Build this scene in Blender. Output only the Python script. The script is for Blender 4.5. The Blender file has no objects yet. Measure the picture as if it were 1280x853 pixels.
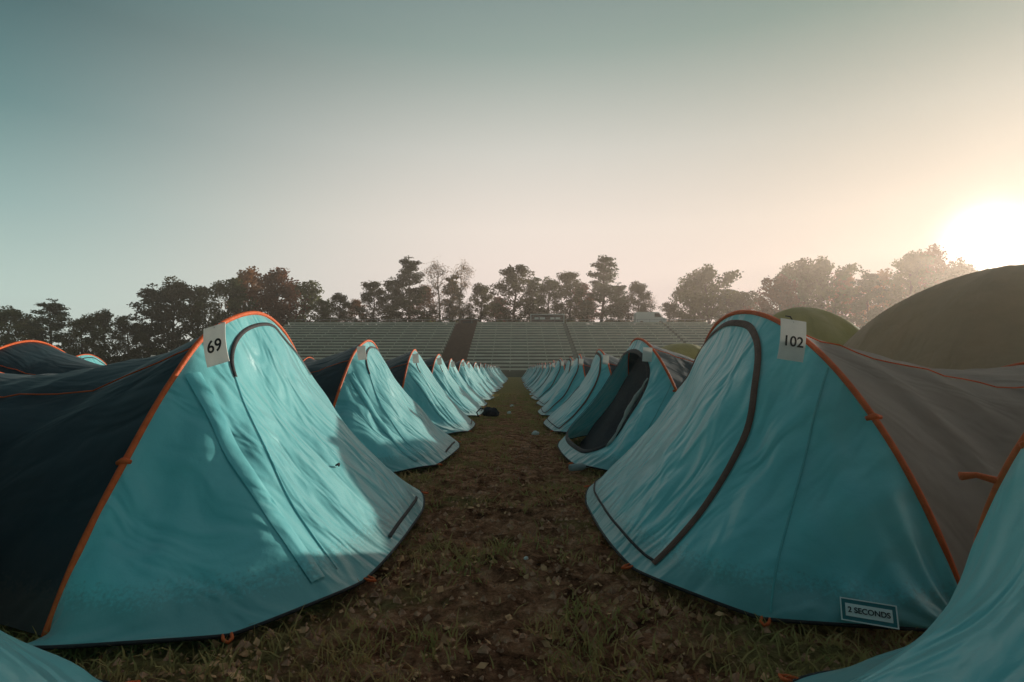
import bpy, bmesh, math, random
import numpy as np
from mathutils import Vector, Matrix, noise, Euler

random.seed(7); np.random.seed(7)
scene = bpy.context.scene
scene.view_settings.view_transform = 'Standard'
scene.view_settings.look = 'None'
scene.view_settings.exposure = 0
COL = scene.collection
SUN = Vector((595, 711, 157)).normalized()
_az = math.radians(46); _el = math.radians(10.5)
SUNL = Vector((math.sin(_az)*math.cos(_el), math.cos(_az)*math.cos(_el), math.sin(_el)))

# ------------------------------------------------------------------ materials
def nt(mat):
    mat.use_nodes = True
    t = mat.node_tree
    t.nodes.clear()
    return t
def ramp(t, fac, stops):
    r = t.nodes.new('ShaderNodeValToRGB')
    e = r.color_ramp.elements
    while len(e) > 1: e.remove(e[-1])
    e[0].position = stops[0][0]; e[0].color = (*stops[0][1], 1)
    for p, c in stops[1:]:
        k = e.new(p); k.color = (*c, 1)
    t.links.new(fac, r.inputs[0])
    return r.outputs[0]
def noise_n(t, scale, detail=4, rough=.55, vec=None, dim='3D'):
    n = t.nodes.new('ShaderNodeTexNoise')
    n.inputs['Scale'].default_value = scale
    n.inputs['Detail'].default_value = detail
    n.inputs['Roughness'].default_value = rough
    if vec is not None: t.links.new(vec, n.inputs['Vector'])
    return n
def simple(name, c1, c2=None, scale=6, rough=.7, bump=.0, bscale=30, transl=0, metallic=0, spec=.3, obj_rand=0, matte=False):
    m = bpy.data.materials.new(name); t = nt(m)
    out = t.nodes.new('ShaderNodeOutputMaterial')
    if matte:
        b = t.nodes.new('ShaderNodeBsdfDiffuse')
    else:
        b = t.nodes.new('ShaderNodeBsdfPrincipled')
        b.inputs['Roughness'].default_value = rough
        b.inputs['Metallic'].default_value = metallic
        b.inputs['Specular IOR Level'].default_value = spec
    tc = t.nodes.new('ShaderNodeTexCoord')
    vec = tc.outputs['Object']
    c2 = c2 or tuple(x*.75 for x in c1)
    n = noise_n(t, scale, 3 if matte else 5, .6, vec)
    col = ramp(t, n.outputs['Fac'], [(.32, c2), (.68, c1)])
    if obj_rand:
        oi = t.nodes.new('ShaderNodeObjectInfo')
        hs = t.nodes.new('ShaderNodeHueSaturation')
        mr = t.nodes.new('ShaderNodeMapRange'); mr.inputs[3].default_value = 1-obj_rand; mr.inputs[4].default_value = 1+obj_rand
        t.links.new(oi.outputs['Random'], mr.inputs[0]); t.links.new(mr.outputs[0], hs.inputs['Value'])
        mr2 = t.nodes.new('ShaderNodeMapRange'); mr2.inputs[3].default_value = .5-obj_rand*.12; mr2.inputs[4].default_value = .5+obj_rand*.06
        t.links.new(oi.outputs['Random'], mr2.inputs[0]); t.links.new(mr2.outputs[0], hs.inputs['Hue'])
        t.links.new(col, hs.inputs['Color']); col = hs.outputs[0]
    t.links.new(col, b.inputs[0])
    sh = b.outputs[0]
    nrm = None
    if bump:
        n2 = noise_n(t, bscale, 6, .6, vec)
        bp = t.nodes.new('ShaderNodeBump'); bp.inputs['Strength'].default_value = bump; bp.inputs['Distance'].default_value = .02
        t.links.new(n2.outputs['Fac'], bp.inputs['Height']); t.links.new(bp.outputs[0], b.inputs['Normal'])
        nrm = bp.outputs[0]
    if transl:
        tr = t.nodes.new('ShaderNodeBsdfTranslucent')
        t.links.new(col, tr.inputs[0])
        if nrm: t.links.new(nrm, tr.inputs['Normal'])
        mx = t.nodes.new('ShaderNodeMixShader'); mx.inputs[0].default_value = transl
        t.links.new(sh, mx.inputs[1]); t.links.new(tr.outputs[0], mx.inputs[2]); sh = mx.outputs[0]
    t.links.new(sh, out.inputs[0])
    return m

def fabric(name, c1, c2, transl, rough=.5, sheen=.25, bmp=1.0, spec=.35, mudk=.35):
    m = bpy.data.materials.new(name); t = nt(m)
    out = t.nodes.new('ShaderNodeOutputMaterial')
    b = t.nodes.new('ShaderNodeBsdfPrincipled')
    b.inputs['Roughness'].default_value = rough
    b.inputs['Specular IOR Level'].default_value = spec
    b.inputs['Sheen Weight'].default_value = sheen
    b.inputs['Sheen Roughness'].default_value = .4
    tc = t.nodes.new('ShaderNodeTexCoord')
    oi = t.nodes.new('ShaderNodeObjectInfo')
    ad = t.nodes.new('ShaderNodeVectorMath'); ad.operation = 'ADD'
    sc = t.nodes.new('ShaderNodeVectorMath'); sc.operation = 'SCALE'; sc.inputs['Scale'].default_value = 17.
    cb = t.nodes.new('ShaderNodeCombineXYZ'); t.links.new(oi.outputs['Random'], cb.inputs[0]); t.links.new(oi.outputs['Random'], cb.inputs[1])
    t.links.new(cb.outputs[0], sc.inputs[0])
    t.links.new(tc.outputs['Object'], ad.inputs[0]); t.links.new(sc.outputs[0], ad.inputs[1])
    vec = ad.outputs[0]
    n = noise_n(t, 2.2, 5, .6, vec)
    col = ramp(t, n.outputs['Fac'], [(.3, c2), (.7, c1)])
    n3 = noise_n(t, 60, 4, .7, vec)
    dust = ramp(t, n3.outputs['Fac'], [(.62, (0, 0, 0)), (.75, (1, 1, 1))])
    mxc = t.nodes.new('ShaderNodeMixRGB'); mxc.blend_type = 'MIX'
    mm = t.nodes.new('ShaderNodeMath'); mm.operation = 'MULTIPLY'; mm.inputs[1].default_value = .14
    t.links.new(dust, mm.inputs[0]); t.links.new(mm.outputs[0], mxc.inputs[0])
    t.links.new(col, mxc.inputs[1]); mxc.inputs[2].default_value = (.25, .25, .2, 1)
    col = mxc.outputs[0]
    sz = t.nodes.new('ShaderNodeSeparateXYZ'); t.links.new(tc.outputs['Object'], sz.inputs[0])
    nz = t.nodes.new('ShaderNodeMath'); nz.operation = 'MULTIPLY_ADD'; nz.inputs[1].default_value = -.22; t.links.new(n3.outputs['Fac'], nz.inputs[0]); t.links.new(sz.outputs[2], nz.inputs[2])
    mud = ramp(t, nz.outputs[0], [(0, (mudk,)*3), (.06, (0, 0, 0))])
    mxm = t.nodes.new('ShaderNodeMixRGB'); t.links.new(mud, mxm.inputs[0]); t.links.new(col, mxm.inputs[1]); mxm.inputs[2].default_value = (.10, .085, .06, 1)
    col = mxm.outputs[0]
    t.links.new(col, b.inputs['Base Color'])
    mp = t.nodes.new('ShaderNodeMapping'); mp.inputs['Scale'].default_value = (1.1, 2.6, .8)
    t.links.new(vec, mp.inputs[0])
    w1 = noise_n(t, 2.3, 2, .5, mp.outputs[0]); w1.inputs['Distortion'].default_value = .6
    w2 = noise_n(t, 16, 4, .6, vec); w2.inputs['Distortion'].default_value = .4
    bp1 = t.nodes.new('ShaderNodeBump'); bp1.inputs['Strength'].default_value = .6*bmp; bp1.inputs['Distance'].default_value = .10
    t.links.new(w1.outputs['Fac'], bp1.inputs['Height'])
    bp2 = t.nodes.new('ShaderNodeBump'); bp2.inputs['Strength'].default_value = .38*bmp; bp2.inputs['Distance'].default_value = .007
    t.links.new(w2.outputs['Fac'], bp2.inputs['Height']); t.links.new(bp1.outputs[0], bp2.inputs['Normal'])
    t.links.new(bp2.outputs[0], b.inputs['Normal'])
    tr = t.nodes.new('ShaderNodeBsdfTranslucent'); t.links.new(col, tr.inputs[0]); t.links.new(bp2.outputs[0], tr.inputs['Normal'])
    mx = t.nodes.new('ShaderNodeMixShader'); mx.inputs[0].default_value = transl
    t.links.new(b.outputs[0], mx.inputs[1]); t.links.new(tr.outputs[0], mx.inputs[2])
    t.links.new(mx.outputs[0], out.inputs[0])
    return m

M_TEAL = fabric('teal_nylon', (.19, .65, .68), (.135, .55, .60), .18, rough=.36, sheen=.5, spec=.65)
M_SLATE = fabric('slate_nylon', (.014, .036, .046), (.009, .025, .033), .10, sheen=.02, bmp=.5)
M_FLARE_SLATE = fabric('slate_nylon_flare_tint', (.54, .42, .35), (.42, .33, .28), .60, bmp=.6)  # slate flysheet made lighter and warmer: sun flare painted into the base colour
M_GREEN = fabric('green_nylon', (.44, .42, .17), (.35, .34, .13), .62, bmp=.5)
M_SAND = fabric('olive_sand_nylon', (.62, .50, .35), (.52, .43, .30), .62, bmp=.7)
M_ORANGE = simple('orange_webbing', (.90, .17, .045), (.7, .12, .03), 20, .6, .3, 90, transl=.2)
M_BLACK = simple('black_tape', (.035, .03, .033), (.018, .016, .019), 30, .7, .3, 100)
M_BROWN = simple('brown_zip_tape', (.16, .075, .055), (.10, .048, .036), 30, .7, .3, 100)
M_INNER = simple('inner_mesh', (.03, .034, .042), (.014, .017, .024), 20, .8, .2, 40, transl=.15)
M_LINING = simple('pale_lining', (.55, .56, .52), (.42, .43, .4), 8, .6, .3, 20, transl=.3)
M_CARD = simple('white_card', (.84, .82, .79), (.76, .74, .72), 12, .5, .05, 50, transl=.35)
M_INK = simple('dark_ink', (.03, .03, .035), (.02, .02, .02), 50, .6)
M_WHITE = simple('white_print', (.84, .86, .84), (.76, .79, .77), 50, .6)
M_SEAM = simple('seam_teal', (.13, .44, .46), (.10, .38, .40), 20, .6, .2, 60)
M_PATCH = simple('dark_teal_patch', (.05, .22, .25), (.04, .18, .2), 20, .6)
M_METAL = simple('grey_metal', (.4, .41, .42), (.3, .3, .31), 5, .4, metallic=.8)
M_BENCH = simple('weathered_bench', (.82, .81, .70), (.64, .63, .55), .6, .6, .2, 20)
M_TERR = simple('terrace_concrete', (.20, .21, .17), (.13, .14, .11), .4, .9, .3, 8)
M_WALK = simple('pale_concrete', (.34, .35, .31), (.24, .25, .22), .8, .9, .3, 8)
M_STAIR = simple('stair_timber', (.13, .08, .06), (.08, .05, .04), 2, .9, .3, 12)
M_BARK = simple('bark', (.10, .07, .05), (.05, .036, .027), 3, matte=True)
M_BIRCH = simple('birch_bark', (.35, .29, .22), (.15, .12, .10), 2, matte=True)
M_LEAF = simple('leaf_green', (.15, .15, .05), (.05, .065, .024), .35, transl=.4, obj_rand=.35, matte=True)
M_PINE = simple('pine_needle', (.08, .10, .045), (.035, .05, .024), .4, transl=.35, obj_rand=.35, matte=True)
M_AUT = simple('leaf_autumn', (.34, .17, .06), (.16, .08, .036), .4, transl=.42, obj_rand=.3, matte=True)
M_GRASS = simple('grass_blade', (.34, .32, .11), (.56, .34, .16), 2.5, transl=.35, matte=True)
M_LITTER = simple('dead_leaf', (.80, .44, .24), (.20, .085, .045), 9, matte=True)
M_CLOD = simple('earth_clod', (.74, .38, .24), (.22, .10, .06), 20, bump=.5, rough=.95)
M_VAN = simple('white_van_paint', (.85, .85, .83), (.8, .8, .78), 3, .35)
M_GLASS = simple('dark_glass', (.03, .035, .04), (.02, .02, .025), 3, .15)
M_RUBBER = simple('rubber', (.03, .03, .03), (.02, .02, .02), 9, .9)
M_BOARD = simple('dark_board', (.035, .045, .05), (.025, .03, .035), 2, .6)
M_CLOTH = simple('dark_cloth', (.03, .03, .04), (.015, .015, .02), 12, .9, .5, 30)
M_PLASTIC = simple('clear_plastic', (.5, .55, .55), (.4, .45, .45), 9, .2, transl=.5)

def ground_mat():
    m = bpy.data.materials.new('earth_and_grass'); t = nt(m)
    out = t.nodes.new('ShaderNodeOutputMaterial'); b = t.nodes.new('ShaderNodeBsdfDiffuse')
    tc = t.nodes.new('ShaderNodeTexCoord'); v = tc.outputs['Object']
    n1 = noise_n(t, 6, 11, .82, v)
    dirt = ramp(t, n1.outputs['Fac'], [(.38, (.08, .032, .02)), (.47, (.34, .15, .085)), (.54, (.62, .28, .16)), (.62, (.90, .50, .32))])
    n2 = noise_n(t, 30, 6, .7, v)
    gr = ramp(t, n2.outputs['Fac'], [(.3, (.12, .085, .033)), (.7, (.58, .42, .18))])
    n3 = noise_n(t, 1.6, 8, .7, v)
    sep = t.nodes.new('ShaderNodeSeparateXYZ'); t.links.new(v, sep.inputs[0])
    ax = t.nodes.new('ShaderNodeMath'); ax.operation = 'ABSOLUTE'; t.links.new(sep.outputs[0], ax.inputs[0])
    mr = t.nodes.new('ShaderNodeMapRange'); mr.inputs[1].default_value = .0; mr.inputs[2].default_value = 1.4; mr.inputs[3].default_value = -.12; mr.inputs[4].default_value = .12
    t.links.new(ax.outputs[0], mr.inputs[0])
    mr2 = t.nodes.new('ShaderNodeMapRange'); mr2.inputs[1].default_value = 5; mr2.inputs[2].default_value = 34; mr2.inputs[3].default_value = 0; mr2.inputs[4].default_value = .3
    t.links.new(sep.outputs[1], mr2.inputs[0])
    a1 = t.nodes.new('ShaderNodeMath'); t.links.new(n3.outputs['Fac'], a1.inputs[0]); t.links.new(mr.outputs[0], a1.inputs[1])
    a2 = t.nodes.new('ShaderNodeMath'); t.links.new(a1.outputs[0], a2.inputs[0]); t.links.new(mr2.outputs[0], a2.inputs[1])
    f = ramp(t, a2.outputs[0], [(.47, (0, 0, 0)), (.60, (1, 1, 1))])
    mx = t.nodes.new('ShaderNodeMixRGB'); t.links.new(f, mx.inputs[0]); t.links.new(dirt, mx.inputs[1]); t.links.new(gr, mx.inputs[2])
    t.links.new(mx.outputs[0], b.inputs[0])
    n4 = noise_n(t, 22, 8, .78, v)
    bp = t.nodes.new('ShaderNodeBump'); bp.inputs['Strength'].default_value = 1.0; bp.inputs['Distance'].default_value = .10
    t.links.new(n4.outputs['Fac'], bp.inputs['Height']); t.links.new(bp.outputs[0], b.inputs['Normal'])
    t.links.new(b.outputs[0], out.inputs[0])
    return m
M_GROUND = ground_mat()
M_BANK = simple('bank_grass', (.14, .14, .06), (.07, .075, .035), .5, .95, .6, 6)

# ------------------------------------------------------------------ helpers
def mesh_obj(name, verts, faces, mat=None, parent=None, smooth=False):
    me = bpy.data.meshes.new(name); me.from_pydata([tuple(v) for v in verts], [], faces)
    if smooth: me.polygons.foreach_set('use_smooth', [True]*len(me.polygons))
    me.update()
    o = bpy.data.objects.new(name, me); COL.objects.link(o)
    if mat: me.materials.append(mat)
    if parent: o.parent = parent
    return o
def empty(name, loc=(0, 0, 0), rz=0):
    e = bpy.data.objects.new(name, None); COL.objects.link(e); e.location = loc; e.rotation_euler = (0, 0, rz); e.empty_display_size = .2
    return e
def tag(o, label, cat, group=None, kind=None):
    if label: o['label'] = label
    if cat: o['category'] = cat
    if group: o['group'] = group
    if kind: o['kind'] = kind
def fix_normals(o, outward=None):
    bm = bmesh.new(); bm.from_mesh(o.data); bmesh.ops.recalc_face_normals(bm, faces=bm.faces); bm.to_mesh(o.data); bm.free()
def tube_data(pts, rad, seg=8, verts=None, faces=None, cap=True):
    verts = [] if verts is None else verts; faces = [] if faces is None else faces
    base = len(verts); n = len(pts)
    if not hasattr(rad, '__len__'): rad = [rad]*n
    up = None
    for i in range(n):
        p = Vector(pts[i])
        d = (Vector(pts[min(i+1, n-1)])-Vector(pts[max(i-1, 0)]))
        d = d.normalized() if d.length > 1e-9 else Vector((0, 0, 1))
        if up is None:
            up = Vector((0, 0, 1)) if abs(d.z) < .9 else Vector((1, 0, 0))
        a = d.cross(up)
        if a.length < 1e-4: a = d.cross(Vector((.3, 1, .2)))
        a.normalize(); bb = a.cross(d).normalized(); up = bb
        for k in range(seg):
            th = 2*math.pi*k/seg
            verts.append(p+a*math.cos(th)*rad[i]+bb*math.sin(th)*rad[i])
    for i in range(n-1):
        for k in range(seg):
            k2 = (k+1) % seg
            faces.append((base+i*seg+k, base+i*seg+k2, base+(i+1)*seg+k2, base+(i+1)*seg+k))
    if cap:
        faces.append(tuple(base+k for k in range(seg))[::-1]); faces.append(tuple(base+(n-1)*seg+k for k in range(seg)))
    return verts, faces
def tube(name, pts, rad, mat, parent=None, seg=8):
    v, f = tube_data(pts, rad, seg); return mesh_obj(name, v, f, mat, parent, True)
def box_data(x0, x1, y0, y1, z0, z1, verts, faces):
    b = len(verts)
    verts += [(x0, y0, z0), (x1, y0, z0), (x1, y1, z0), (x0, y1, z0), (x0, y0, z1), (x1, y0, z1), (x1, y1, z1), (x0, y1, z1)]
    faces += [(b, b+3, b+2, b+1), (b+4, b+5, b+6, b+7), (b, b+1, b+5, b+4), (b+1, b+2, b+6, b+5), (b+2, b+3, b+7, b+6), (b+3, b, b+4, b+7)]
def box(name, x0, x1, y0, y1, z0, z1, mat, parent=None, bev=0):
    v, f = [], []; box_data(x0, x1, y0, y1, z0, z1, v, f); o = mesh_obj(name, v, f, mat, parent)
    return o
def fast_mesh(name, V, nper, mat, parent=None):
    N = V.shape[0]; me = bpy.data.meshes.new(name)
    me.vertices.add(N*nper); me.vertices.foreach_set('co', V.reshape(-1).astype(np.float32))
    me.loops.add(N*nper); me.loops.foreach_set('vertex_index', np.arange(N*nper, dtype=np.int32))
    me.polygons.add(N); me.polygons.foreach_set('loop_start', np.arange(0, N*nper, nper, dtype=np.int32))
    me.update(calc_edges=True); me.validate()
    me.materials.append(mat)
    o = bpy.data.objects.new(name, me); COL.objects.link(o)
    if parent: o.parent = parent
    return o
def leaf_quads(C, size, rng, flat=0.0):
    N = len(C)
    a = rng.normal(size=(N, 3)); a[:, 2] *= (1-flat); a /= np.linalg.norm(a, axis=1)[:, None]+1e-9
    b = rng.normal(size=(N, 3)); b[:, 2] *= (1-flat); b = np.cross(a, b) if flat == 0 else b-(b*a).sum(1)[:, None]*a
    b /= np.linalg.norm(b, axis=1)[:, None]+1e-9
    s = size*(.6+.8*rng.random(N)); s = s[:, None]
    k = .6
    return np.stack([C-a*s, C-b*s*k, C+a*s, C+b*s*k], axis=1)

# ------------------------------------------------------------------ ground
def axis_coords(lim, fine, step):
    xs = list(np.arange(-fine, fine+1e-6, step)); g = step
    while xs[-1] < lim:
        g *= 1.35; xs.append(xs[-1]+g); xs.insert(0, xs[0]-g)
    return xs
gx = axis_coords(1600, 1.5, .025)
gy = [y+3.0 for y in axis_coords(1700, 2.0, .025)]
def gz(x, y):
    d = max(abs(x), abs(y-4)/2)
    f = max(0, 1-d/6)
    return f*(.024*noise.noise(Vector((x*1.3, y*1.3, 0)))+.030*noise.noise(Vector((x*6, y*6, 3)))+.030*noise.noise(Vector((x*15, y*15, 3))))-.022*f
gv = [(x, y, gz(x, y)) for y in gy for x in gx]
nx = len(gx)
gf = [(j*nx+i, j*nx+i+1, (j+1)*nx+i+1, (j+1)*nx+i) for j in range(len(gy)-1) for i in range(nx-1)]
ground = mesh_obj('ground', gv, gf, M_GROUND, None, True); tag(ground, None, None, kind='structure')

rng = np.random.default_rng(3)
def scatter(n, x0, x1, y0, y1, keep, pw=1.9):
    out = []
    while len(out) < n:
        x = rng.uniform(x0, x1); y = y0+(y1-y0)*rng.random()**pw
        if rng.random() < keep(x, y): out.append((x, y))
    return np.array(out)
def gkeep(x, y):
    n = noise.noise(Vector((x*1.8, y*1.8, 5)))+.9*noise.noise(Vector((x*6, y*6, 9)))
    e = min(1, abs(x+.05)/.8)
    return max(.01, min(1, .01+1.2*max(0, n-.15)+.30*e**3))
P = scatter(36000, -2.0, 2.0, 1.4, 22, gkeep, 2.2)
N = len(P); h = rng.uniform(.015, .06, N)*(1+.02*P[:, 1]); w = rng.uniform(.002, .0042, N)*(1+.12*P[:, 1])
ang = rng.uniform(0, 2*np.pi, N); lean = rng.normal(0, .8, (N, 2))*h[:, None]
z0 = np.array([gz(x, y) for x, y in P])-.003
B = np.stack([P[:, 0], P[:, 1], z0], 1)
side = np.stack([np.cos(ang)*w, np.sin(ang)*w, np.zeros(N)], 1)
mid = B+np.stack([lean[:, 0]*.35, lean[:, 1]*.35, h*.6], 1); tip = B+np.stack([lean[:, 0], lean[:, 1], h], 1)
V1 = np.stack([B-side, B+side, mid+side*.7, mid-side*.7], 1); V2 = np.stack([mid-side*.7, mid+side*.7, tip+side*.1, tip-side*.1], 1)
grass = fast_mesh('grass', np.concatenate([V1, V2]), 4, M_GRASS); tag(grass, 'short trampled grass tufts growing in brown earth', 'grass', kind='stuff')
P = scatter(8000, -1.7, 1.7, 1.4, 14, lambda x, y: .10+1.1*max(0, noise.noise(Vector((x*2.3, y*2.3, 2)))+.08), 2.1)
C = np.stack([P[:, 0], P[:, 1], np.array([gz(x, y) for x, y in P])+.010], 1)
V = leaf_quads(C, .0150*(.4+1.1*rng.random(len(C))**2), rng, .45)
V[:, :, 2] = np.maximum(V[:, :, 2], C[:, None, 2]-.007)
litter = fast_mesh('fallen_leaves', V, 4, M_LITTER); tag(litter, 'brown dead leaves scattered over the bare earth', 'leaves', kind='stuff')
P = scatter(7000, -1.4, 1.4, 1.4, 9, lambda x, y: .25+max(0, noise.noise(Vector((x*2.5, y*2.5, 7)))), 1.8)
cv = []
base = np.array([(1, 0, 0), (0, 1, 0), (-1, 0, 0), (0, -1, 0), (0, 0, 1)], float)
for (x, y) in P:
    s = .005+.024*rng.random()**4; z = gz(x, y)
    q = base*s*rng.uniform(.6, 1.4, (5, 3)); q[:4, 2] -= s*.3; q[4, 2] *= .7; a_ = rng.uniform(0, 6.28); ca, sa = math.cos(a_), math.sin(a_)
    q = np.stack([q[:, 0]*ca-q[:, 1]*sa+x, q[:, 0]*sa+q[:, 1]*ca+y, q[:, 2]+z+.001], 1)
    for k in range(4): cv.append([q[k], q[(k+1) % 4], q[4]])
clods = fast_mesh('earth_clods', np.array(cv), 3, M_CLOD); tag(clods, 'small crumbs of dry reddish earth on the path', 'soil', kind='stuff')

# ------------------------------------------------------------------ tents
def sg(c, e): return math.copysign(abs(c)**e, c)
def cr(P, u):
    n = len(P)-1; u = min(max(u, 0), 1)*n; i = min(int(u), n-1); f = u-i
    a, b, c, d = [np.array(P[min(max(i+j, 0), n)], float) for j in (-1, 0, 1, 2)]
    return .5*((2*b)+(-a+c)*f+(2*a-5*b+4*c-d)*f*f+(-a+3*b-3*c+d)*f**3)
HL = [(-1.44, 0), (-1.31, .25), (-1.08, .56), (-.80, .88), (-.49, 1.13), (0, 1.27), (.42, 1.19), (.82, .93), (1.14, .58), (1.38, .25), (1.5, 0)]
class TG:
    def __init__(s, side, W=1.42, H=1.27, p=2.0, foot=.3, yc=.05, Wg=1.5, n=3.0, D=1.17, L=1.8, H2=.98, seed=1, sagw=.12, hp=None, ws=1, sag=.06):
        s.side, s.W, s.H, s.p, s.foot, s.yc, s.Wg, s.n, s.D, s.L, s.H2, s.seed, s.sagw, s.hp, s.ws, s.sag = side, W, H, p, foot, yc, Wg, n, D, L, H2, seed, sagw, hp, ws, sag
    def m(s, v): return Vector((v[0]*s.side, v[1], v[2]))
    def hoop_(s, t):
        if s.hp:
            y, z = cr(s.hp, t); y *= s.ws; z = max(0, z)*s.H/1.27
            return Vector((-s.foot*(1-z/s.H), y, z))
        a = math.pi*t; c, q = math.cos(a), math.sin(a); e = 2/s.p
        z = s.H*abs(q)**e
        return Vector((-s.foot*(1-z/s.H), -s.W*sg(c, e), z))
    def rear_(s, t):
        a = math.pi*t; c, q = math.cos(a), math.sin(a)
        return Vector((-s.L+.15*(1-q), -s.W*.9*c, s.H2*abs(q)))
    def gr_(s, t):
        a = math.pi*t; c, q = math.cos(a), math.sin(a); e = 2/s.n
        return Vector((-s.foot+s.D*abs(q)**e, s.yc-s.Wg*sg(c, e), 0))
    def apse(s, t, v, wr=1.0):
        t = min(max(t, 0), 1); v = min(max(v, 0), 1)
        P = s.hoop_(t)*(1-v)+s.gr_(t)*v
        q = math.sin(math.pi*t); b = math.sin(math.pi*v)
        P.x -= s.sag*b*q; P.z -= s.sag*.67*b*(q if s.sag < .1 else q**.5)
        sd = s.seed*3.7
        d = .080*noise.noise(Vector((t*7+sd, v*1.2, sd)))*min(1, b*1.4)+.020*noise.noise(Vector((t*18+sd, v*1.5, sd+4)))*min(1, b*1.8)
        d += .024*noise.noise(Vector((t*10+v*5+sd, v*1.2-t*2, sd+8)))*min(1, b*1.6)
        d += .014*math.sin(t*50+2.6*noise.noise(Vector((t*5, v*2, sd))))*math.exp(-v*4)*min(1, v*14)
        out = Vector((q, -math.cos(math.pi*t), .35)).normalized()
        P += out*d*wr
        P.z += .012+.022*abs(math.sin(t*5*math.pi+.6))*v**10+.012
        return s.m(P)
    def body(s, t, w):
        P = s.hoop_(t)*(1-w)+s.rear_(t)*w
        b = math.sin(math.pi*w); q = math.sin(math.pi*t)
        P.z *= 1-s.sagw*b; P.y *= 1-.12*b
        sd = s.seed*1.9+20
        k = .05*noise.noise(Vector((t*8, w*2, sd)))+.03*noise.noise(Vector((t*3+w*5, w*12+t*8, sd)))
        P += Vector((0, -math.cos(math.pi*t), q)).normalized()*k*min(1, b*1.5)
        P.z += .015
        return s.m(P)
    def rearcap(s, t, v):
        a = math.pi*t; c, q = math.cos(a), math.sin(a)
        G = Vector((-s.L+.15-.75*abs(q)**.7, -s.W*.93*sg(c, .7), 0))
        P = s.rear_(t)*(1-v)+G*v; P.x += .04*math.sin(math.pi*v); P.z += .015
        return s.m(P)
    def nrm(s, t, v):
        e = .012
        a = s.apse(t+e, v, .3)-s.apse(t-e, v, .3); b = s.apse(t, v+e, .3)-s.apse(t, v-e, .3)
        n = a.cross(b).normalized()
        o = Vector((s.side, 0, .6))
        if t < .2: o = Vector((s.side*.3, -1, .5))
        if t > .8: o = Vector((s.side*.3, 1, .5))
        return n if n.dot(o) > 0 else -n
def sheet(name, fn, nu, nv, mat, parent, cut=None):
    v = [fn(i/nu, j/nv) for j in range(nv+1) for i in range(nu+1)]
    f = []
    for j in range(nv):
        for i in range(nu):
            if cut and cut((i+.5)/nu, (j+.5)/nv): continue
            f.append((j*(nu+1)+i, j*(nu+1)+i+1, (j+1)*(nu+1)+i+1, (j+1)*(nu+1)+i))
    return mesh_obj(name, v, f, mat, parent, True)
def ribbon(name, g, path, width, mat, parent, off=.006):
    N = 70; vs = []; fs = []
    pts = [cr(path, i/N) for i in range(N+1)]
    S = [(g.apse(t, v), g.nrm(t, v)) for t, v in pts]
    for i, (p, n) in enumerate(S):
        d = (S[min(i+1, len(S)-1)][0]-S[max(i-1, 0)][0]).normalized()
        sd = d.cross(n).normalized()*width/2
        for k, o in ((-1, .0), (-.5, off*.8), (.5, off*.8), (1, .0)):
            vs.append(p+sd*k+n*(off*.7+o))
    for i in range(len(S)-1):
        for k in range(3): fs.append((i*4+k, i*4+k+1, i*4+k+5, i*4+k+4))
    return mesh_obj(name, vs, fs, mat, parent, True)
def text_mesh(name, body, size, mat, parent):
    c = bpy.data.curves.new('t', 'FONT'); c.body = body; c.size = size; c.align_x = 'CENTER'; c.align_y = 'CENTER'; c.extrude = .0008; c.offset = size*.012
    to = bpy.data.objects.new('t', c); COL.objects.link(to)
    bpy.context.view_layer.update()
    me = bpy.data.meshes.new_from_object(to.evaluated_get(bpy.context.evaluated_depsgraph_get()))
    bpy.data.objects.remove(to); bpy.data.curves.remove(c)
    me.materials.clear(); me.materials.append(mat); me.name = name
    o = bpy.data.objects.new(name, me); COL.objects.link(o); o.parent = parent; return o
def make_tag(g, parent, pos, rot, number=None, w=.125, h=.19):
    if not number: w *= .75; h *= .75
    v, f = [], []; K = 8
    for j in range(K+1):
        u = j/K; yb = .010*math.sin(math.pi*u)+.006*u
        for (x, y) in ((-w/2, -.0015), (w/2, -.0015), (w/2, .0015), (-w/2, .0015)): v.append((x, y-yb, -h/2+h*u))
    for j in range(K):
        for k in range(4): f.append((j*4+k, j*4+(k+1) % 4, (j+1)*4+(k+1) % 4, (j+1)*4+k))
    f.append((3, 2, 1, 0)); f.append((K*4, K*4+1, K*4+2, K*4+3))
    c = mesh_obj('number_tag', v, f, M_CARD, parent)
    c.location = pos; c.rotation_euler = rot
    if number:
        t = text_mesh('number', number, .085 if len(number) < 3 else .068, M_INK, c)
        t.rotation_euler = (math.pi/2, 0, 0); t.location = (0, -.0165, -.01)
        c['label'] = 'white card tag printed with the number %s' % number
        tube('tag_string', [Vector((0, -.008, h/2-.012)), Vector((0, .02, h/2+.02)), Vector((0, .06, h/2+.03))], .003, M_BLACK, c, 5)
    return c

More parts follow.
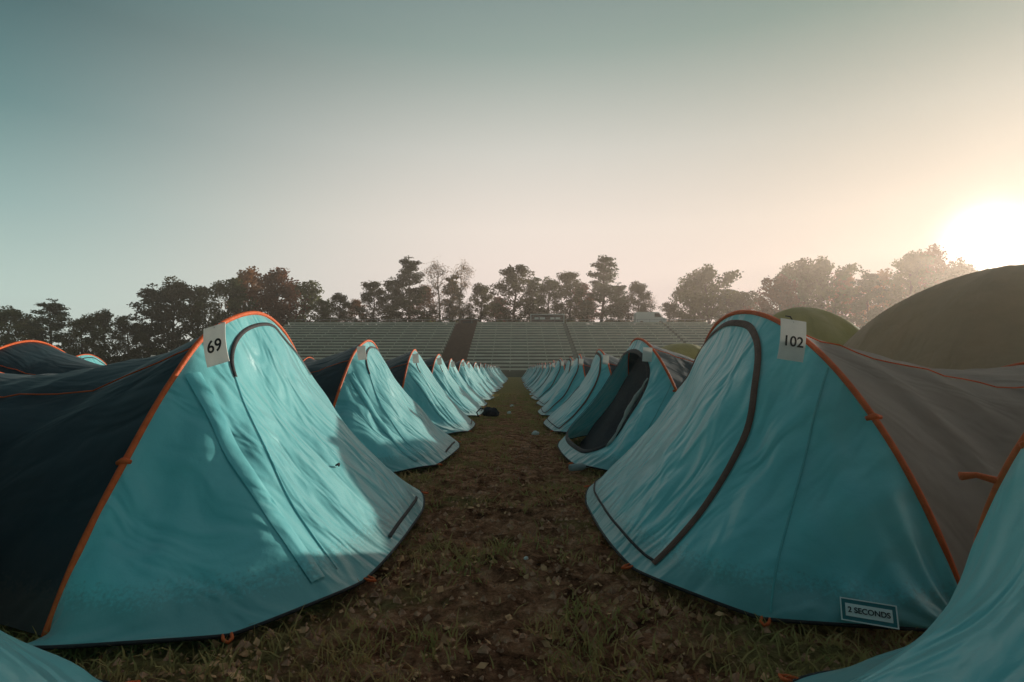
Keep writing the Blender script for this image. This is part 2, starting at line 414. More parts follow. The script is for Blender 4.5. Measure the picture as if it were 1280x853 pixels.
def build_tent(side, x0, y0, g, slate, closed=True, zipst='full', nu=80, nv=36, tagpos=None, number=None, tagrot=(0, 0, 0), rz=0, lab='teal pop-up tent with orange hoop, pitched on trampled earth'):
    E = empty('tent', (x0, y0, 0), rz)
    tag(E, lab, 'tent')
    cut = None
    if not closed:
        cut = lambda t, v: ((t-.445)/.135)**3.4+((v-.50)/.40)**4 < 1 if t > .445 else (abs(t-.445)/.135)**3.4+((v-.50)/.40)**4 < 1
    sheet('vestibule', g.apse, nu, nv, M_TEAL, E, cut)
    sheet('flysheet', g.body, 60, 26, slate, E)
    sheet('rear_panel', g.rearcap, 40, 14, slate, E)
    tube('hoop_pole', [g.m(g.hoop_(i/80)+Vector((0, 0, .014))*math.sin(math.pi*i/80)+Vector((0, 0, .012))) for i in range(81)], .0135, M_ORANGE, E)
    tube('hoop_pole', [g.m(g.rear_(i/40)+Vector((0, 0, .024))) for i in range(41)], .012, M_ORANGE, E)
    tube('hem', [g.apse(i/80, 1)+Vector((g.side*.004, 0, -.004)) for i in range(81)], .007, M_BLACK, E, 6)
    if not closed:
        def inn(t, v):
            p = g.apse(t, v); return Vector((p.x-g.side*(.12+.14*v), p.y*.93, p.z*.93))
        sheet('inner_tent', inn, 40, 16, M_INNER, E)
        ring = []
        for k in range(41):
            a = 2*math.pi*k/40; ca, sa = math.cos(a), math.sin(a)
            ring.append((.445+.137*sg(ca, .58), .50+.405*sg(sa, .5)))
        ribbon('zipper', g, ring, .05, M_BLACK, E, .008)
        pts = [g.apse(.322+.012*math.sin(k*.35), .2+.60*k/14)+Vector((g.side*-.0, -.01, .01)) for k in range(15)]
        tube('rolled_door', pts, [.010+.018*math.sin(math.pi*k/14)+.005*math.sin(k*2.1) for k in range(15)], M_LINING, E)
    elif zipst == 'full':
        ribbon('zipper', g, [(.338, .96), (.333, .8), (.334, .6), (.342, .4), (.360, .22), (.388, .115), (.43, .060), (.49, .045), (.56, .05), (.61, .075), (.65, .13), (.67, .3), (.69, .6), (.70, .95)], .042, M_BROWN, E)
        ribbon('door_seam', g, [(.338, .95), (.45, .94), (.58, .94), (.70, .95)], .014, M_BLACK, E)
    elif zipst == 'top':
        ribbon('zipper', g, [(.40, .20), (.408, .14), (.43, .085), (.47, .058), (.52, .05), (.57, .058), (.605, .085), (.63, .13), (.64, .18)], .024, M_BLACK, E)
        ribbon('door_seam', g, [(.40, .20), (.380, .4), (.358, .65), (.34, .93)], .012, M_TEAL, E, .004)
        ribbon('door_flap', g, [(.33, .06), (.325, .3), (.315, .6), (.30, .93)], .075, M_TEAL, E, .008)
        ribbon('hem_tape', g, [(.46, .965), (.50, .955), (.54, .95), (.58, .955)], .02, M_BLACK, E, .006)
        if nu > 100:
            q0 = g.apse(.475, .66)
            tube('toggle', [q0+Vector((.012, -.014, .008)), q0+Vector((.026, .0, .014)), q0+Vector((.02, .02, .0))], [.004, .008, .005], M_BLACK, E, 6)
    if zipst == 'full':
        ribbon('panel_seam', g, [(.27, .02), (.25, .3), (.21, .65), (.16, .97)] if closed else [(.22, .02), (.20, .3), (.18, .65), (.15, .97)], .010, M_SEAM, E, .003)
        ribbon('panel_seam', g, [(.73, .02), (.75, .3), (.79, .65), (.83, .97)], .010, M_SEAM, E, .003)
    tube('guy_cord', [g.body(.36, k/20)+Vector((0, -.006, .008)) for k in range(21)], .004, M_ORANGE, E, 5)
    for t in (.16, .37, .66, .85):
        p = g.apse(t, 1); n = g.nrm(t, .97); n.z = 0; n.normalize()
        s = n.cross(Vector((0, 0, 1)))
        pts = [p+s*.014, p+s*.014+n*.03-Vector((0, 0, .005)), p+n*.05-Vector((0, 0, .008)), p-s*.014+n*.03-Vector((0, 0, .005)), p-s*.014]
        tube('peg_loop', pts, .006, M_ORANGE, E, 6)
    for t in (.2, .8):
        p = g.m(g.hoop_(t))
        tube('hoop_toggle', [p+Vector((-.03, -.012, .0)), p+Vector((0, -.022, .012)), p+Vector((.03, -.018, .006))], [.010, .015, .009], M_ORANGE, E, 6)
    if tagpos is not None:
        make_tag(g, E, tagpos, tagrot, number)
    return E
def kids_of(E): return [k for k in bpy.data.objects if k.parent == E]
def copy_thing(E, loc, rz, scale=1):
    E2 = E.copy(); COL.objects.link(E2); E2.location = loc; E2.rotation_euler = (0, 0, rz); E2.scale = (scale,)*3
    for k in kids_of(E):
        k2 = k.copy(); COL.objects.link(k2); k2.parent = E2
        for kk in kids_of(k):
            q2 = kk.copy(); COL.objects.link(q2); q2.parent = k2
    return E2
G_ROW = 'teal tents pitched in rows along the aisle'
SP = 2.95
R = math.radians
gL = TG(1, hp=HL, foot=.05, yc=-.12, Wg=1.44, D=1.04, L=1.95, H2=.95, seed=2, sagw=.17)
L1 = build_tent(1, -1.6, 3.47, gL, M_SLATE, zipst='top', nu=140, nv=64, number='69', tagpos=(.19, -.80, 1.065), tagrot=(R(-8), R(-14), R(-14)),
                lab='teal tent with orange hoop and tag 69, door zipped shut')
gR = TG(-1, W=1.38, seed=3, L=1.95, sagw=.15)
R1 = build_tent(-1, 1.35, 3.5, gR, M_FLARE_SLATE, nu=140, nv=64, number='102', tagpos=(-.075, -.86, 1.085), tagrot=(R(-4), R(8), R(6)),
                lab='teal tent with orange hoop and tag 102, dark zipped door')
L1['group'] = R1['group'] = G_ROW
def sewn_label(g, E, t, v):
    p = g.apse(t, v); n = g.nrm(t, v)
    u = (g.apse(t-.02, v, 0)-g.apse(t+.02, v, 0)).normalized()
    if u.x < 0: u = -u
    u.z *= .4
    u = (u-n*u.dot(n)).normalized(); w = n.cross(u)
    if w.z < 0: w = -w
    M = Matrix(((u.x, w.x, n.x, p.x+n.x*.018), (u.y, w.y, n.y, p.y+n.y*.018), (u.z, w.z, n.z, p.z+n.z*.018), (0, 0, 0, 1)))
    vs, fs = [], []; box_data(-.09, .09, -.038, .038, -.002, .0, vs, fs)
    P = mesh_obj('sewn_label', vs, fs, M_PATCH, E); P.matrix_local = M
    P['label'] = 'sewn label with white border reading 2 SECONDS'
    vs, fs = [], []
    for (a, b, c, d) in ((-.09, .09, .034, .038), (-.09, .09, -.038, -.034), (-.09, -.086, -.034, .034), (.086, .09, -.034, .034)):
        box_data(a, b, c, d, .0005, .0025, vs, fs)
    mesh_obj('label_border', vs, fs, M_WHITE, P)
    vs, fs = [], []; box_data(-.074, .074, -.021, .021, .0005, .002, vs, fs)
    mesh_obj('label_patch', vs, fs, M_WHITE, P)
    T = text_mesh('lettering', '2 SECONDS', .0255, M_INK, P); T.location = (0, 0, .0035)
sewn_label(gR, R1, .082, .83)
gO = TG(-1, W=1.36, seed=5)
R2 = build_tent(-1, 1.37, 3.5+SP, gO, M_SLATE, closed=False, nu=140, nv=64, tagpos=(-.05, -.72, 1.10), tagrot=(0, R(4), R(-5)), lab='teal tent with its door rolled open and dark interior')
R2['group'] = G_ROW
mastL = [TG(1, hp=HL, ws=w, foot=.08, yc=-.05, Wg=1.38, D=1.08, H=1.25, seed=s) for s, w in ((6, .9), (8, .94), (11, .9))]
mastR = [TG(-1, hp=HL, ws=w, foot=.12, yc=.02, Wg=1.40, D=1.02, H=1.25, seed=s) for s, w in ((7, .92), (9, .95))]
ML = [build_tent(1, -1.68, 3.5+SP*(i+1), g, M_SLATE, zipst='top', nu=70, nv=30, tagpos=(.10, -.55, 1.12), tagrot=(0, R(-6), R(-6+i*5)), rz=R((-2, 2, -1)[i])) for i, g in enumerate(mastL)]
MR = [build_tent(-1, 1.38, 3.5+SP*(i+2), g, M_SLATE, nu=70, nv=30, tagpos=(-.02, -.62, 1.10), tagrot=(0, R(6), R(3)), rz=R((2, -2)[i])) for i, g in enumerate(mastR)]
for e in ML+MR: e['group'] = G_ROW
for k in range(5, 20):
    copy_thing(ML[k % 3], (-1.7+random.uniform(-.08, .06), 3.5+SP*(k-1)+random.uniform(-.15, .15), 0), R(random.uniform(-4, 4)), random.uniform(.96, 1.03))
for k in range(4, 20):
    copy_thing(MR[k % 2], (1.4+random.uniform(-.06, .08), 3.5+SP*k+random.uniform(-.15, .15), 0), R(random.uniform(-4, 4)), random.uniform(.96, 1.03))
copy_thing(ML[1], (-1.66, .42, 0), R(1))
gN = TG(-1, seed=14, W=1.38, foot=.03, Wg=1.38, D=.98, n=3.0, yc=.0, sag=.22)
R0 = build_tent(-1, 1.36, .43, gN, M_FLARE_SLATE, zipst='none', nu=110, nv=50); R0['group'] = G_ROW
_p = gN.m(gN.hoop_(.84))
tube('strap', [_p+Vector((.0, .0, .02)), _p+Vector((-.03, .05, .03)), _p+Vector((-.07, .06, .025))], [.012, .009, .013], M_ORANGE, R0, 6)
for k in range(0, 7):
    copy_thing(MR[k % 2], (-5.6, 6.5+SP*k, 0), R(random.uniform(-3, 3)))
for k in range(0, 6):
    copy_thing(ML[k % 3], (-9.4, 9.4+SP*k, 0), R(random.uniform(-3, 3)))

def dome(x, y, r, h, mat, lab, seed, squash=.9, rz=None, pw=.9):
    E = empty('dome_tent', (x, y, 0), R(seed*37) if rz is None else R(rz)); tag(E, lab, 'tent', 'large dome tents behind the rows')
    def S(t, v):
        a = 2*math.pi*t; ph = v*math.pi/2; s3 = math.sin(3*a)**2
        rr = r*(math.cos(ph)**pw)*(1-.06*s3*math.sin(2*ph)) if v < 1 else 0
        z = h*math.sin(ph)**squash*(1-.05*s3*math.cos(ph))
        k = .08*noise.noise(Vector((math.cos(a)*2+seed, math.sin(a)*2, v*3)))*math.cos(ph)+.03*noise.noise(Vector((math.cos(a)*9+seed, math.sin(a)*9, v*3)))*math.cos(ph)
        return Vector((rr*math.cos(a)*(1+k), rr*math.sin(a)*.92*(1+k), z+.01))
    sheet('canopy', S, 90, 30, mat, E)
    for k in range(3):
        a = math.pi*k/3
        tube('dome_pole', [S(a/(2*math.pi), j/20)*.99 for j in range(21)]+[S(a/(2*math.pi)+.5, 1-j/20)*.99 for j in range(1, 21)], .008, mat, E, 6)
    return E
dome(5.95, 6.8, 2.7, 2.18, M_SAND, 'large olive sand dome tent in low sun', 1, 1.35, None, 1.15)
dome(5.3, 10.6, 1.95, 2.1, M_GREEN, 'olive green dome tent beside a sand coloured one', 2, 1.25, None, 1.1)
dome(6.4, 22, 1.8, 1.95, M_GREEN, 'small bright green dome tent behind the row', 3)
dome(8.6, 16.5, 1.8, 1.9, M_SAND, 'sand coloured dome tent on grass', 4)
dome(11.0, 12, 2, 2.0, M_GREEN, 'olive green dome tent on grass', 5)

def blob(name, loc, sc, mat, seed, parent=None):
    bm = bmesh.new(); bmesh.ops.create_icosphere(bm, subdivisions=3, radius=1)
    for v in bm.verts:
        v.co *= 1+.35*noise.noise(v.co*1.7+Vector((seed, 0, 0)))+.12*noise.noise(v.co*5+Vector((seed, 2, 0)))
        v.co.x *= sc[0]; v.co.y *= sc[1]; v.co.z *= sc[2]
        if v.co.z < -sc[2]*.6: v.co.z = -sc[2]*.6
    me = bpy.data.meshes.new(name); bm.to_mesh(me); bm.free(); me.materials.append(mat)
    me.polygons.foreach_set('use_smooth', [True]*len(me.polygons))
    o = bpy.data.objects.new(name, me); COL.objects.link(o); o.location = loc
    if parent: o.parent = parent
    return o
for i, (x, y) in enumerate(((-.15, 12.2), (.28, 8.3), (-.1, 14.5), (.05, 2.9))):
    s = .05 if i < 3 else .012
    o = blob('crumpled_paper', (x, y, s*.5), (s, s*.8, s*.7), M_CARD, i+3); tag(o, 'crumpled white paper lying on the path', 'litter', 'scraps of paper on the path')
E = empty('backpack', (-.50, 11.3, 0)); tag(E, 'dark backpack slumped on the grass beside a tent', 'backpack')
blob('bag_body', (0, 0, .10), (.16, .12, .11), M_CLOTH, 9, E); blob('bag_pocket', (.05, -.10, .07), (.1, .05, .07), M_CLOTH, 12, E)
tube('strap', [(-.1, .1, .14), (-.2, .12, .18), (-.28, .06, .10), (-.24, -.02, .02)], .014, M_CLOTH, E)
E = empty('plastic_bottle', (.50, 5.35, .035), .5); tag(E, 'clear plastic bottle lying beside a tent', 'bottle')
tube('bottle_body', [(0, 0, 0), (.005, 0, 0), (.14, 0, 0), (.18, 0, 0), (.2, 0, 0)], [.02, .033, .033, .016, .012], M_PLASTIC, E, 14)
tube('bottle_cap', [(.2, 0, 0), (.222, 0, 0)], .015, M_WHITE, E, 12)

# ------------------------------------------------------------------ embankment and grandstand
YF, YB, ZT = 70, 95, 8.5
prof = [(66, -.05), (YF, .2), (YB+1.6, ZT-.25), (150, ZT-.5), (175, -.1)]
bx = [(-52, 0), (-41, 1), (36, 1), (50, 0)]
bv = []
for x, k in bx:
    for y, z in prof: bv.append((x, y, z*k-(0 if k else .1)-.15))
npf = len(prof)
bf = [(i*npf+j, (i+1)*npf+j, (i+1)*npf+j+1, i*npf+j+1) for i in range(3) for j in range(npf-1)]
bank = mesh_obj('embankment', bv, bf, M_BANK); tag(bank, None, None, kind='structure')
stand = empty('grandstand', (0, YF, 0)); tag(stand, 'open grandstand of weathered bench rows on an embankment', 'grandstand')
NR = 17; dy = (YB-YF)/NR; dz = (ZT-.4)/NR
v = []
for x in (-38, 32):
    v.append((x, 0, -.1))
    for i in range(NR):
        v.append((x, i*dy, .25+(i+1)*dz)); v.append((x, (i+1)*dy, .25+(i+1)*dz))
    v.append((x, NR*dy+1.5, .25+NR*dz)); v.append((x, NR*dy+1.5, -.1))
n = len(v)//2
f = [(j, n+j, n+j+1, j+1) for j in range(n-1)]+[tuple(range(n)), tuple(range(2*n-1, n-1, -1))]
terr = mesh_obj('terrace', v, f, M_TERR, stand)
segs = [(-37.6, -10.0), (-6.4, 7.6), (8.3, 24.0), (24.5, 31.6)]
for (a, b) in segs:
    for i in range(NR):
        z = .25+(i+1)*dz
        vv, ff = [], []
        y = i*dy
        box_data(a, b, y+.02, y+.36, z+.15, z+.38, vv, ff)
        k = a+.8
        while k < b: box_data(k, k+.1, y+.1, y+.28, z, z+.148, vv, ff); k += 2.4
        mesh_obj('bench', vv, ff, M_BENCH, stand)
for (a, b) in ((-9.9, -6.5), (7.7, 8.2), (24.1, 24.4)):
    vv, ff = [], []
    for i in range(NR*2):
        z = .27+(i+2)*dz/2; y = i*dy/2-.1
        box_data(a, b, y, y+dy/2+.02, z-dz, z, vv, ff)
    mesh_obj('stairway', vv, ff, M_STAIR if a < 0 else M_WALK, stand)
vv, ff = [], []
for k in range(36):
    x = -37.5+k*2; box_data(x, x+.06, 25.9, 25.96, ZT-.2, ZT+.85, vv, ff)
box_data(-37.5, 31.9, 25.9, 25.95, ZT+.85, ZT+.91, vv, ff)
mesh_obj('railing', vv, ff, M_METAL, stand)
E = empty('kiosk', (-8.2, 98, ZT-.3)); tag(E, 'small dark flat-roofed kiosk above the stairway', 'kiosk')
box('wall', -1.6, 1.6, -1, 1, 0, 1.2, M_STAIR, E); box('roof', -1.9, 1.9, -1.3, 1.3, 1.203, 1.4, M_BOARD, E); box('hatch', -.9, .9, -1.03, -1.003, .45, 1.0, M_BOARD, E)
E = empty('billboard', (5.4, 97.5, ZT-.1)); tag(E, 'long dark billboard with white lettering above the benches', 'billboard')
box('panel', -2.8, 2.8, 0, .12, .65, 1.95, M_BOARD, E)
vv, ff = [], []
for (a, b, c, d) in ((-2.9, 2.9, 1.95, 2.07), (-2.9, 2.9, .53, .65), (-2.9, -2.78, .65, 1.95), (2.78, 2.9, .65, 1.95)): box_data(a, b, -.04, .16, c, d, vv, ff)
mesh_obj('frame', vv, ff, M_WHITE, E)
vv, ff = [], []
for (a, b) in ((-2.2, -1.5), (-1.3, -.4), (.5, 1.2), (1.4, 2.2)): box_data(a, b, -.03, -.003, 1.15, 1.5, vv, ff)
mesh_obj('lettering', vv, ff, M_WHITE, E)
for x in (-2.2, 2.2): box('post', x-.06, x+.06, .13, .25, 0, 1.9, M_METAL, E)
E = empty('parked_van', (23.2, 98.5, ZT+.05)); tag(E, 'white panel van parked above the grandstand', 'van'); E.scale = (1.1,)*3
pr = [(-2.3, .35), (2.0, .35), (2.35, .5), (2.35, 1.0), (1.75, 1.2), (1.3, 1.95), (1.1, 2.05), (-2.2, 2.05), (-2.35, 1.9), (-2.35, .5)]
vv = [(x, -.95, z) for x, z in pr]+[(x, .95, z) for x, z in pr]; n = len(pr)
ff = [tuple(range(n)), tuple(range(2*n-1, n-1, -1))]+[(i, n+i, n+(i+1) % n, (i+1) % n) for i in range(n)]
o = mesh_obj('body', vv, ff, M_VAN, E); fix_normals(o)
o = mesh_obj('window', [(.55, -.955, 1.25), (1.6, -.955, 1.25), (1.2, -.955, 1.85), (.55, -.955, 1.85)], [(0, 1, 2, 3)], M_GLASS, E)
for x in (-1.5, 1.5):
    for y in (-.9, .9): tube('wheel', [(x, y-.1, .33), (x, y+.1, .33)], .33, M_RUBBER, E, 20)

# ------------------------------------------------------------------ trees (20 m masters)
def limb_pts(p0, d, length, n, rnd, up=.3, wob=.25):
    pts = [Vector(p0)]; d = Vector(d).normalized()
    for i in range(n):
        d = (d+Vector((rnd.uniform(-wob, wob), rnd.uniform(-wob, wob), rnd.uniform(-wob, wob)+up*.25))).normalized()
        pts.append(pts[-1]+d*length/n)
    return pts
def tree_master(kind, seed):
    rnd = random.Random(seed); rg = np.random.default_rng(seed)
    tv, tf = [], []; clumps = []
    Hh = 20
    tr = [Vector((0, 0, -1))]
    for i in range(1, 11): tr.append(Vector((tr[-1].x+rnd.uniform(-.25, .25), tr[-1].y+rnd.uniform(-.25, .25), Hh*.96*i/10)))
    r0 = {'broad': .42, 'pine': .33, 'bare': .26}[kind]
    tube_data(tr, [r0*(1-.9*i/10) for i in range(11)], 8, tv, tf)
    nl = {'broad': 30, 'pine': 34, 'bare': 22}[kind]
    for k in range(nl):
        u = {'broad': .08+.86*(k+rnd.random())/nl, 'pine': .14+.82*k/nl, 'bare': rnd.uniform(.15, .92)}[kind]
        i = min(9, int(u*10)); base = tr[i].lerp(tr[i+1], u*10-i)
        a = k*2.4+rnd.uniform(-.5, .5)
        if kind == 'broad': ln = 6.0*max(.12, math.sin(math.pi*min(1, .18+.82*u)))**.75*rnd.uniform(.55, 1.1)+.5; el = .1+u*.9
        elif kind == 'pine': ln = (4.0*(1-u)**.8+.7)*rnd.uniform(.6, 1.15); el = rnd.uniform(.0, .5)
        else: ln = (4.2*(1-u)+1.8)*rnd.uniform(.7, 1.1); el = .9
        d = (math.cos(a), math.sin(a), el)
        pts = limb_pts(base, d, ln, 6, rnd, .3)
        rr = max(.05, r0*.38*(1-u*.6)); tube_data(pts, [rr*(1-.85*j/6) for j in range(7)], 5, tv, tf)
        for s in range(5 if kind == 'bare' else 3):
            j = rnd.randint(2, 5); q = limb_pts(pts[j], (math.cos(a+rnd.uniform(-1.3, 1.3)), math.sin(a+rnd.uniform(-1.3, 1.3)), rnd.uniform(.1, 1)), ln*.45, 4, rnd)
            tube_data(q, [rr*.4*(1-.8*jj/4) for jj in range(5)], 4, tv, tf)
            clumps.append((q[-1], 1.0))
            if kind == 'bare':
                for z in range(3):
                    q2 = limb_pts(q[rnd.randint(1, 3)], (rnd.uniform(-1, 1), rnd.uniform(-1, 1), rnd.uniform(.2, 1)), ln*.3, 3, rnd)
                    tube_data(q2, [.045, .036, .028, .02], 3, tv, tf)
            elif rnd.random() < .4: clumps.append((q[2], .8))
        clumps.append((pts[-1], 1.1)); clumps.append((pts[3], .9))
    clumps.append((tr[-1]+Vector((0, 0, .3)), .9))
    E = empty('tree')
    mesh_obj('trunk', tv, tf, M_BIRCH if kind == 'bare' else M_BARK, E, True)
    C = []
    for c, s in clumps:
        if kind == 'bare': n = 14; sp = (.9, .9, .8)
        elif kind == 'pine': n = int(44*s); sp = (.8*s, .8*s, .38*s)
        else: n = int(50*s); sp = (.85*s*rnd.uniform(.7, 1.3), .85*s*rnd.uniform(.7, 1.3), .7*s)
        q = rg.normal(size=(n, 3)); q /= (np.linalg.norm(q, axis=1)[:, None]+.4)**.6
        C.append(np.array(c)+q*np.array(sp))
    C = np.concatenate(C)
    s = {'broad': .24, 'pine': .20, 'bare': .12}[kind]
    return E, C, s, rg
def get_master(kind, mat, seed):
    E, C, s, rg = tree_master(kind, seed)
    fast_mesh('crown', leaf_quads(C, s, rg), 4, mat, E)
    return E
MASTERS = {}
MASTERS['b'] = [get_master('broad', M_LEAF, 21), get_master('broad', M_LEAF, 22), get_master('broad', M_LEAF, 25)]
MASTERS['a'] = [get_master('broad', M_AUT, 23), get_master('broad', M_AUT, 28)]
MASTERS['p'] = [get_master('pine', M_PINE, 31), get_master('pine', M_PINE, 32)]
MASTERS['n'] = [get_master('bare', M_AUT, 41)]
LAB = {'b': 'broad dark green tree with an uneven crown', 'a': 'broad tree with rusty autumn leaves', 'p': 'tall dark pine with layered branches', 'n': 'nearly bare slender tree with thin branches'}
trees = [(8, 382, 88, 'b', 1.2), (62, 370, 92, 'p', 1.6), (100, 396, 88, 'b', 1.2), (128, 386, 97, 'b', 1.2), (158, 400, 90, 'b', 1.3), (188, 350, 100, 'p', 1.3), (215, 346, 103, 'b', 1.0), (243, 356, 106, 'b', 1.0),
         (282, 347, 110, 'b', 1.0), (312, 336, 118, 'a', 1.0), (345, 333, 112, 'a', 1.05), (378, 350, 120, 'b', 1.0), (30, 396, 100, 'b', 1.3),
         (402, 374, 112, 'b', 1.1), (422, 366, 116, 'b', 1.2), (444, 374, 125, 'a', 1.2), (465, 350, 118, 'b', 1.0), (490, 343, 126, 'p', 1.1), (513, 315, 116, 'p', 1.1), (531, 356, 128, 'a', 1.0), (548, 318, 114, 'n', 1.1), (575, 320, 118, 'n', 1.0), (564, 340, 130, 'p', 1.0),
         (600, 354, 122, 'b', 1.0), (622, 370, 128, 'a', 1.1), (643, 330, 118, 'b', .95), (663, 343, 126, 'p', 1.1), (686, 346, 120, 'b', .95), (712, 338, 118, 'b', .95), (732, 354, 128, 'a', 1.0), (750, 314, 117, 'p', 1.1), (774, 350, 124, 'p', 1.1),
         (797, 352, 118, 'b', 1.0), (812, 364, 130, 'n', 1.1), (838, 378, 125, 'b', 1.2), (862, 352, 132, 'b', 1.0), (886, 330, 118, 'b', 1.0), (908, 352, 124, 'p', 1.1), (930, 364, 118, 'b', 1.1), (950, 358, 125, 'n', 1.1),
         (972, 342, 105, 'a', 1.0), (998, 324, 110, 'b', .9), (1030, 320, 108, 'b', .9), (1056, 341, 112, 'a', 1.0), (1082, 332, 106, 'p', 1.1), (1106, 340, 112, 'a', 1.0), (1140, 316, 104, 'b', .9), (1172, 310, 108, 'a', .95), (1204, 325, 104, 'b', .9), (1240, 342, 100, 'b', .9), (1280, 342, 102, 'b', .9), (1320, 335, 104, 'b', .9), (-40, 380, 96, 'b', 1), (-85, 372, 100, 'p', 1.2)]
used = {}
for i, (px, ty, Y, k, wd) in enumerate(trees):
    X = (px-645)/711*Y
    zb = ZT-.7 if -41 < X < 36 else 0
    hgt = .95+(462-ty)/711*Y-zb
    ms = MASTERS[k]; m = ms[i % len(ms)]
    sc = hgt/20.5
    if m.name not in used: E = m; used[m.name] = 1
    else:
        E = m.copy(); COL.objects.link(E)
        for ch in kids_of(m):
            c2 = ch.copy(); COL.objects.link(c2); c2.parent = E
    E.location = (X, Y, zb); E.rotation_euler = (0, 0, random.uniform(0, 6.28))
    ws = sc*wd*random.uniform(.95, 1.1)
    if zb > 0: ws *= 1.15
    E.scale = (ws, ws, sc)
    tag(E, LAB[k], 'tree', 'trees standing behind the field')
rg = np.random.default_rng(77)
Cs = []
for (xa, xb, ya, yb, zb, hh, n) in ((-130, -46, 92, 108, 0, 5.0, 10000), (50, 140, 98, 116, 0, 6.5, 8000), (-40, 36, 112, 124, ZT-.6, 3.6, 8000)):
    x = rg.uniform(xa, xb, n); y = rg.uniform(ya, yb, n)
    hm = hh*(.6+.4*np.sin(x*.31+2*np.sin(x*.11))*np.cos(y*.4+x*.07)); hm = np.maximum(hm, .8)
    Cs.append(np.stack([x, y, zb+rg.random(n)**.8*hm], 1))
C = np.concatenate(Cs)
und = fast_mesh('undergrowth', leaf_quads(C, .45, rg), 4, M_LEAF); tag(und, 'dark mass of shrubs under the distant trees', 'shrubs', kind='stuff')

# ------------------------------------------------------------------ low sun haze over the field (real air volume)
hm = bpy.data.materials.new('morning_haze'); t = nt(hm)
o_ = t.nodes.new('ShaderNodeOutputMaterial'); vs_ = t.nodes.new('ShaderNodeVolumeScatter')
vs_.inputs['Color'].default_value = (1, .86, .75, 1); vs_.inputs['Density'].default_value = .0014; vs_.inputs['Anisotropy'].default_value = .66
t.links.new(vs_.outputs[0], o_.inputs['Volume'])
haze = box('haze', -190, 190, -25, 150, -.6, 19, hm); tag(haze, None, None, kind='structure')

# ------------------------------------------------------------------ sky / sun / camera
W = bpy.data.worlds.new('World'); scene.world = W; W.use_nodes = True; t = W.node_tree; t.nodes.clear()
out = t.nodes.new('ShaderNodeOutputWorld'); bg = t.nodes.new('ShaderNodeBackground')
tc = t.nodes.new('ShaderNodeTexCoord')
nm = t.nodes.new('ShaderNodeVectorMath'); nm.operation = 'NORMALIZE'; t.links.new(tc.outputs['Generated'], nm.inputs[0])
sp = t.nodes.new('ShaderNodeSeparateXYZ'); t.links.new(nm.outputs[0], sp.inputs[0])
dt = t.nodes.new('ShaderNodeVectorMath'); dt.operation = 'DOT_PRODUCT'; dt.inputs[1].default_value = SUN; t.links.new(nm.outputs[0], dt.inputs[0])
far = ramp(t, sp.outputs[2], [(0, (.66, .70, .62)), (.10, (.53, .66, .59)), (.22, (.30, .45, .43)), (.34, (.12, .245, .25)), (.46, (.048, .127, .14)), (.6, (.08, .16, .18)), (1, (.17, .22, .24))])
near = ramp(t, sp.outputs[2], [(0, (.92, .70, .61)), (.12, (.92, .75, .67)), (.24, (.88, .77, .68)), (.36, (.66, .64, .58)), (.5, (.31, .385, .35)), (.62, (.17, .24, .24)), (1, (.17, .22, .24))])
mr = t.nodes.new('ShaderNodeMapRange'); mr.interpolation_type = 'SMOOTHSTEP'; mr.inputs[1].default_value = .05; mr.inputs[2].default_value = .84
t.links.new(dt.outputs['Value'], mr.inputs[0])
mx = t.nodes.new('ShaderNodeMixRGB'); t.links.new(mr.outputs[0], mx.inputs[0]); t.links.new(far, mx.inputs[1]); t.links.new(near, mx.inputs[2])
mr3 = t.nodes.new('ShaderNodeMapRange'); mr3.inputs[1].default_value = -.45; mr3.inputs[2].default_value = .12; mr3.inputs[3].default_value = .36; mr3.inputs[4].default_value = 1
t.links.new(dt.outputs['Value'], mr3.inputs[0])
dk = t.nodes.new('ShaderNodeVectorMath'); dk.operation = 'SCALE'; t.links.new(mx.outputs[0], dk.inputs[0]); t.links.new(mr3.outputs[0], dk.inputs['Scale'])
col = dk.outputs[0]
mxd = t.nodes.new('ShaderNodeMath'); mxd.operation = 'MAXIMUM'; mxd.inputs[1].default_value = 0; t.links.new(dt.outputs['Value'], mxd.inputs[0])
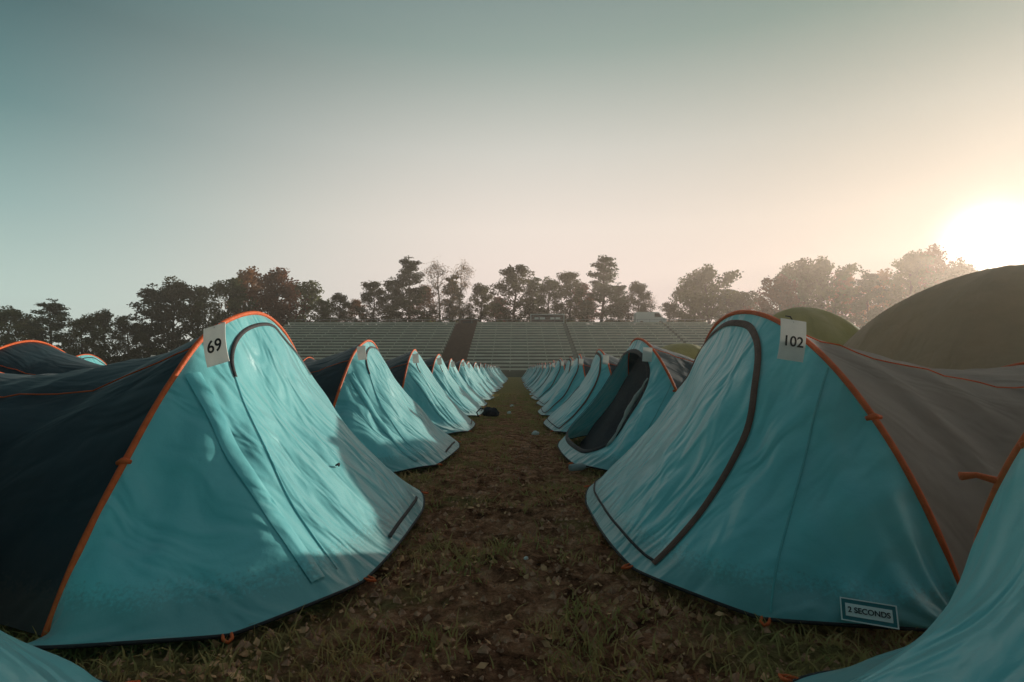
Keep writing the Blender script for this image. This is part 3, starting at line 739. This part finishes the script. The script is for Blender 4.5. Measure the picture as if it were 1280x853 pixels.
for p, c, k in ((12, (1, .95, 1.0), -.20), (1500, (1, .92, .80), 2.5), (30000, (1, .95, .85), 12.0)):
    pw = t.nodes.new('ShaderNodeMath'); pw.operation = 'POWER'; pw.inputs[1].default_value = p; t.links.new(mxd.outputs[0], pw.inputs[0])
    m2 = t.nodes.new('ShaderNodeVectorMath'); m2.operation = 'SCALE'; m2.inputs[0].default_value = tuple(x*k for x in c); t.links.new(pw.outputs[0], m2.inputs['Scale'])
    ad = t.nodes.new('ShaderNodeMixRGB'); ad.blend_type = 'ADD'; ad.inputs[0].default_value = 1
    t.links.new(col, ad.inputs[1]); t.links.new(m2.outputs[0], ad.inputs[2]); col = ad.outputs[0]
sky = t.nodes.new('ShaderNodeTexSky'); sky.sky_type = 'NISHITA'; sky.sun_disc = False
sky.sun_elevation = math.asin(SUNL.z); sky.sun_rotation = math.atan2(SUNL.x, SUNL.y); sky.dust_density = 2.0
ns = t.nodes.new('ShaderNodeVectorMath'); ns.operation = 'SCALE'; ns.inputs['Scale'].default_value = .001; t.links.new(sky.outputs[0], ns.inputs[0])
ad = t.nodes.new('ShaderNodeMixRGB'); ad.blend_type = 'ADD'; ad.inputs[0].default_value = 1
t.links.new(col, ad.inputs[1]); t.links.new(ns.outputs[0], ad.inputs[2]); col = ad.outputs[0]
t.links.new(col, bg.inputs[0]); bg.inputs[1].default_value = 1.0; t.links.new(bg.outputs[0], out.inputs[0])

L = bpy.data.lights.new('sun', 'SUN'); L.energy = 5.0; L.angle = R(.6); L.color = (1, .88, .73)
lo = bpy.data.objects.new('sun', L); COL.objects.link(lo); lo.rotation_euler = SUNL.to_track_quat('Z', 'Y').to_euler(); lo.location = (40, 50, 30)

cd = bpy.data.cameras.new('camera'); cam = bpy.data.objects.new('camera', cd); COL.objects.link(cam); scene.camera = cam
cd.lens = 20; cd.sensor_width = 36; cd.clip_end = 4000; cd.clip_start = .02
cam.location = (0, 0, .95); cam.rotation_euler = (R(90+2.86), 0, R(.4))
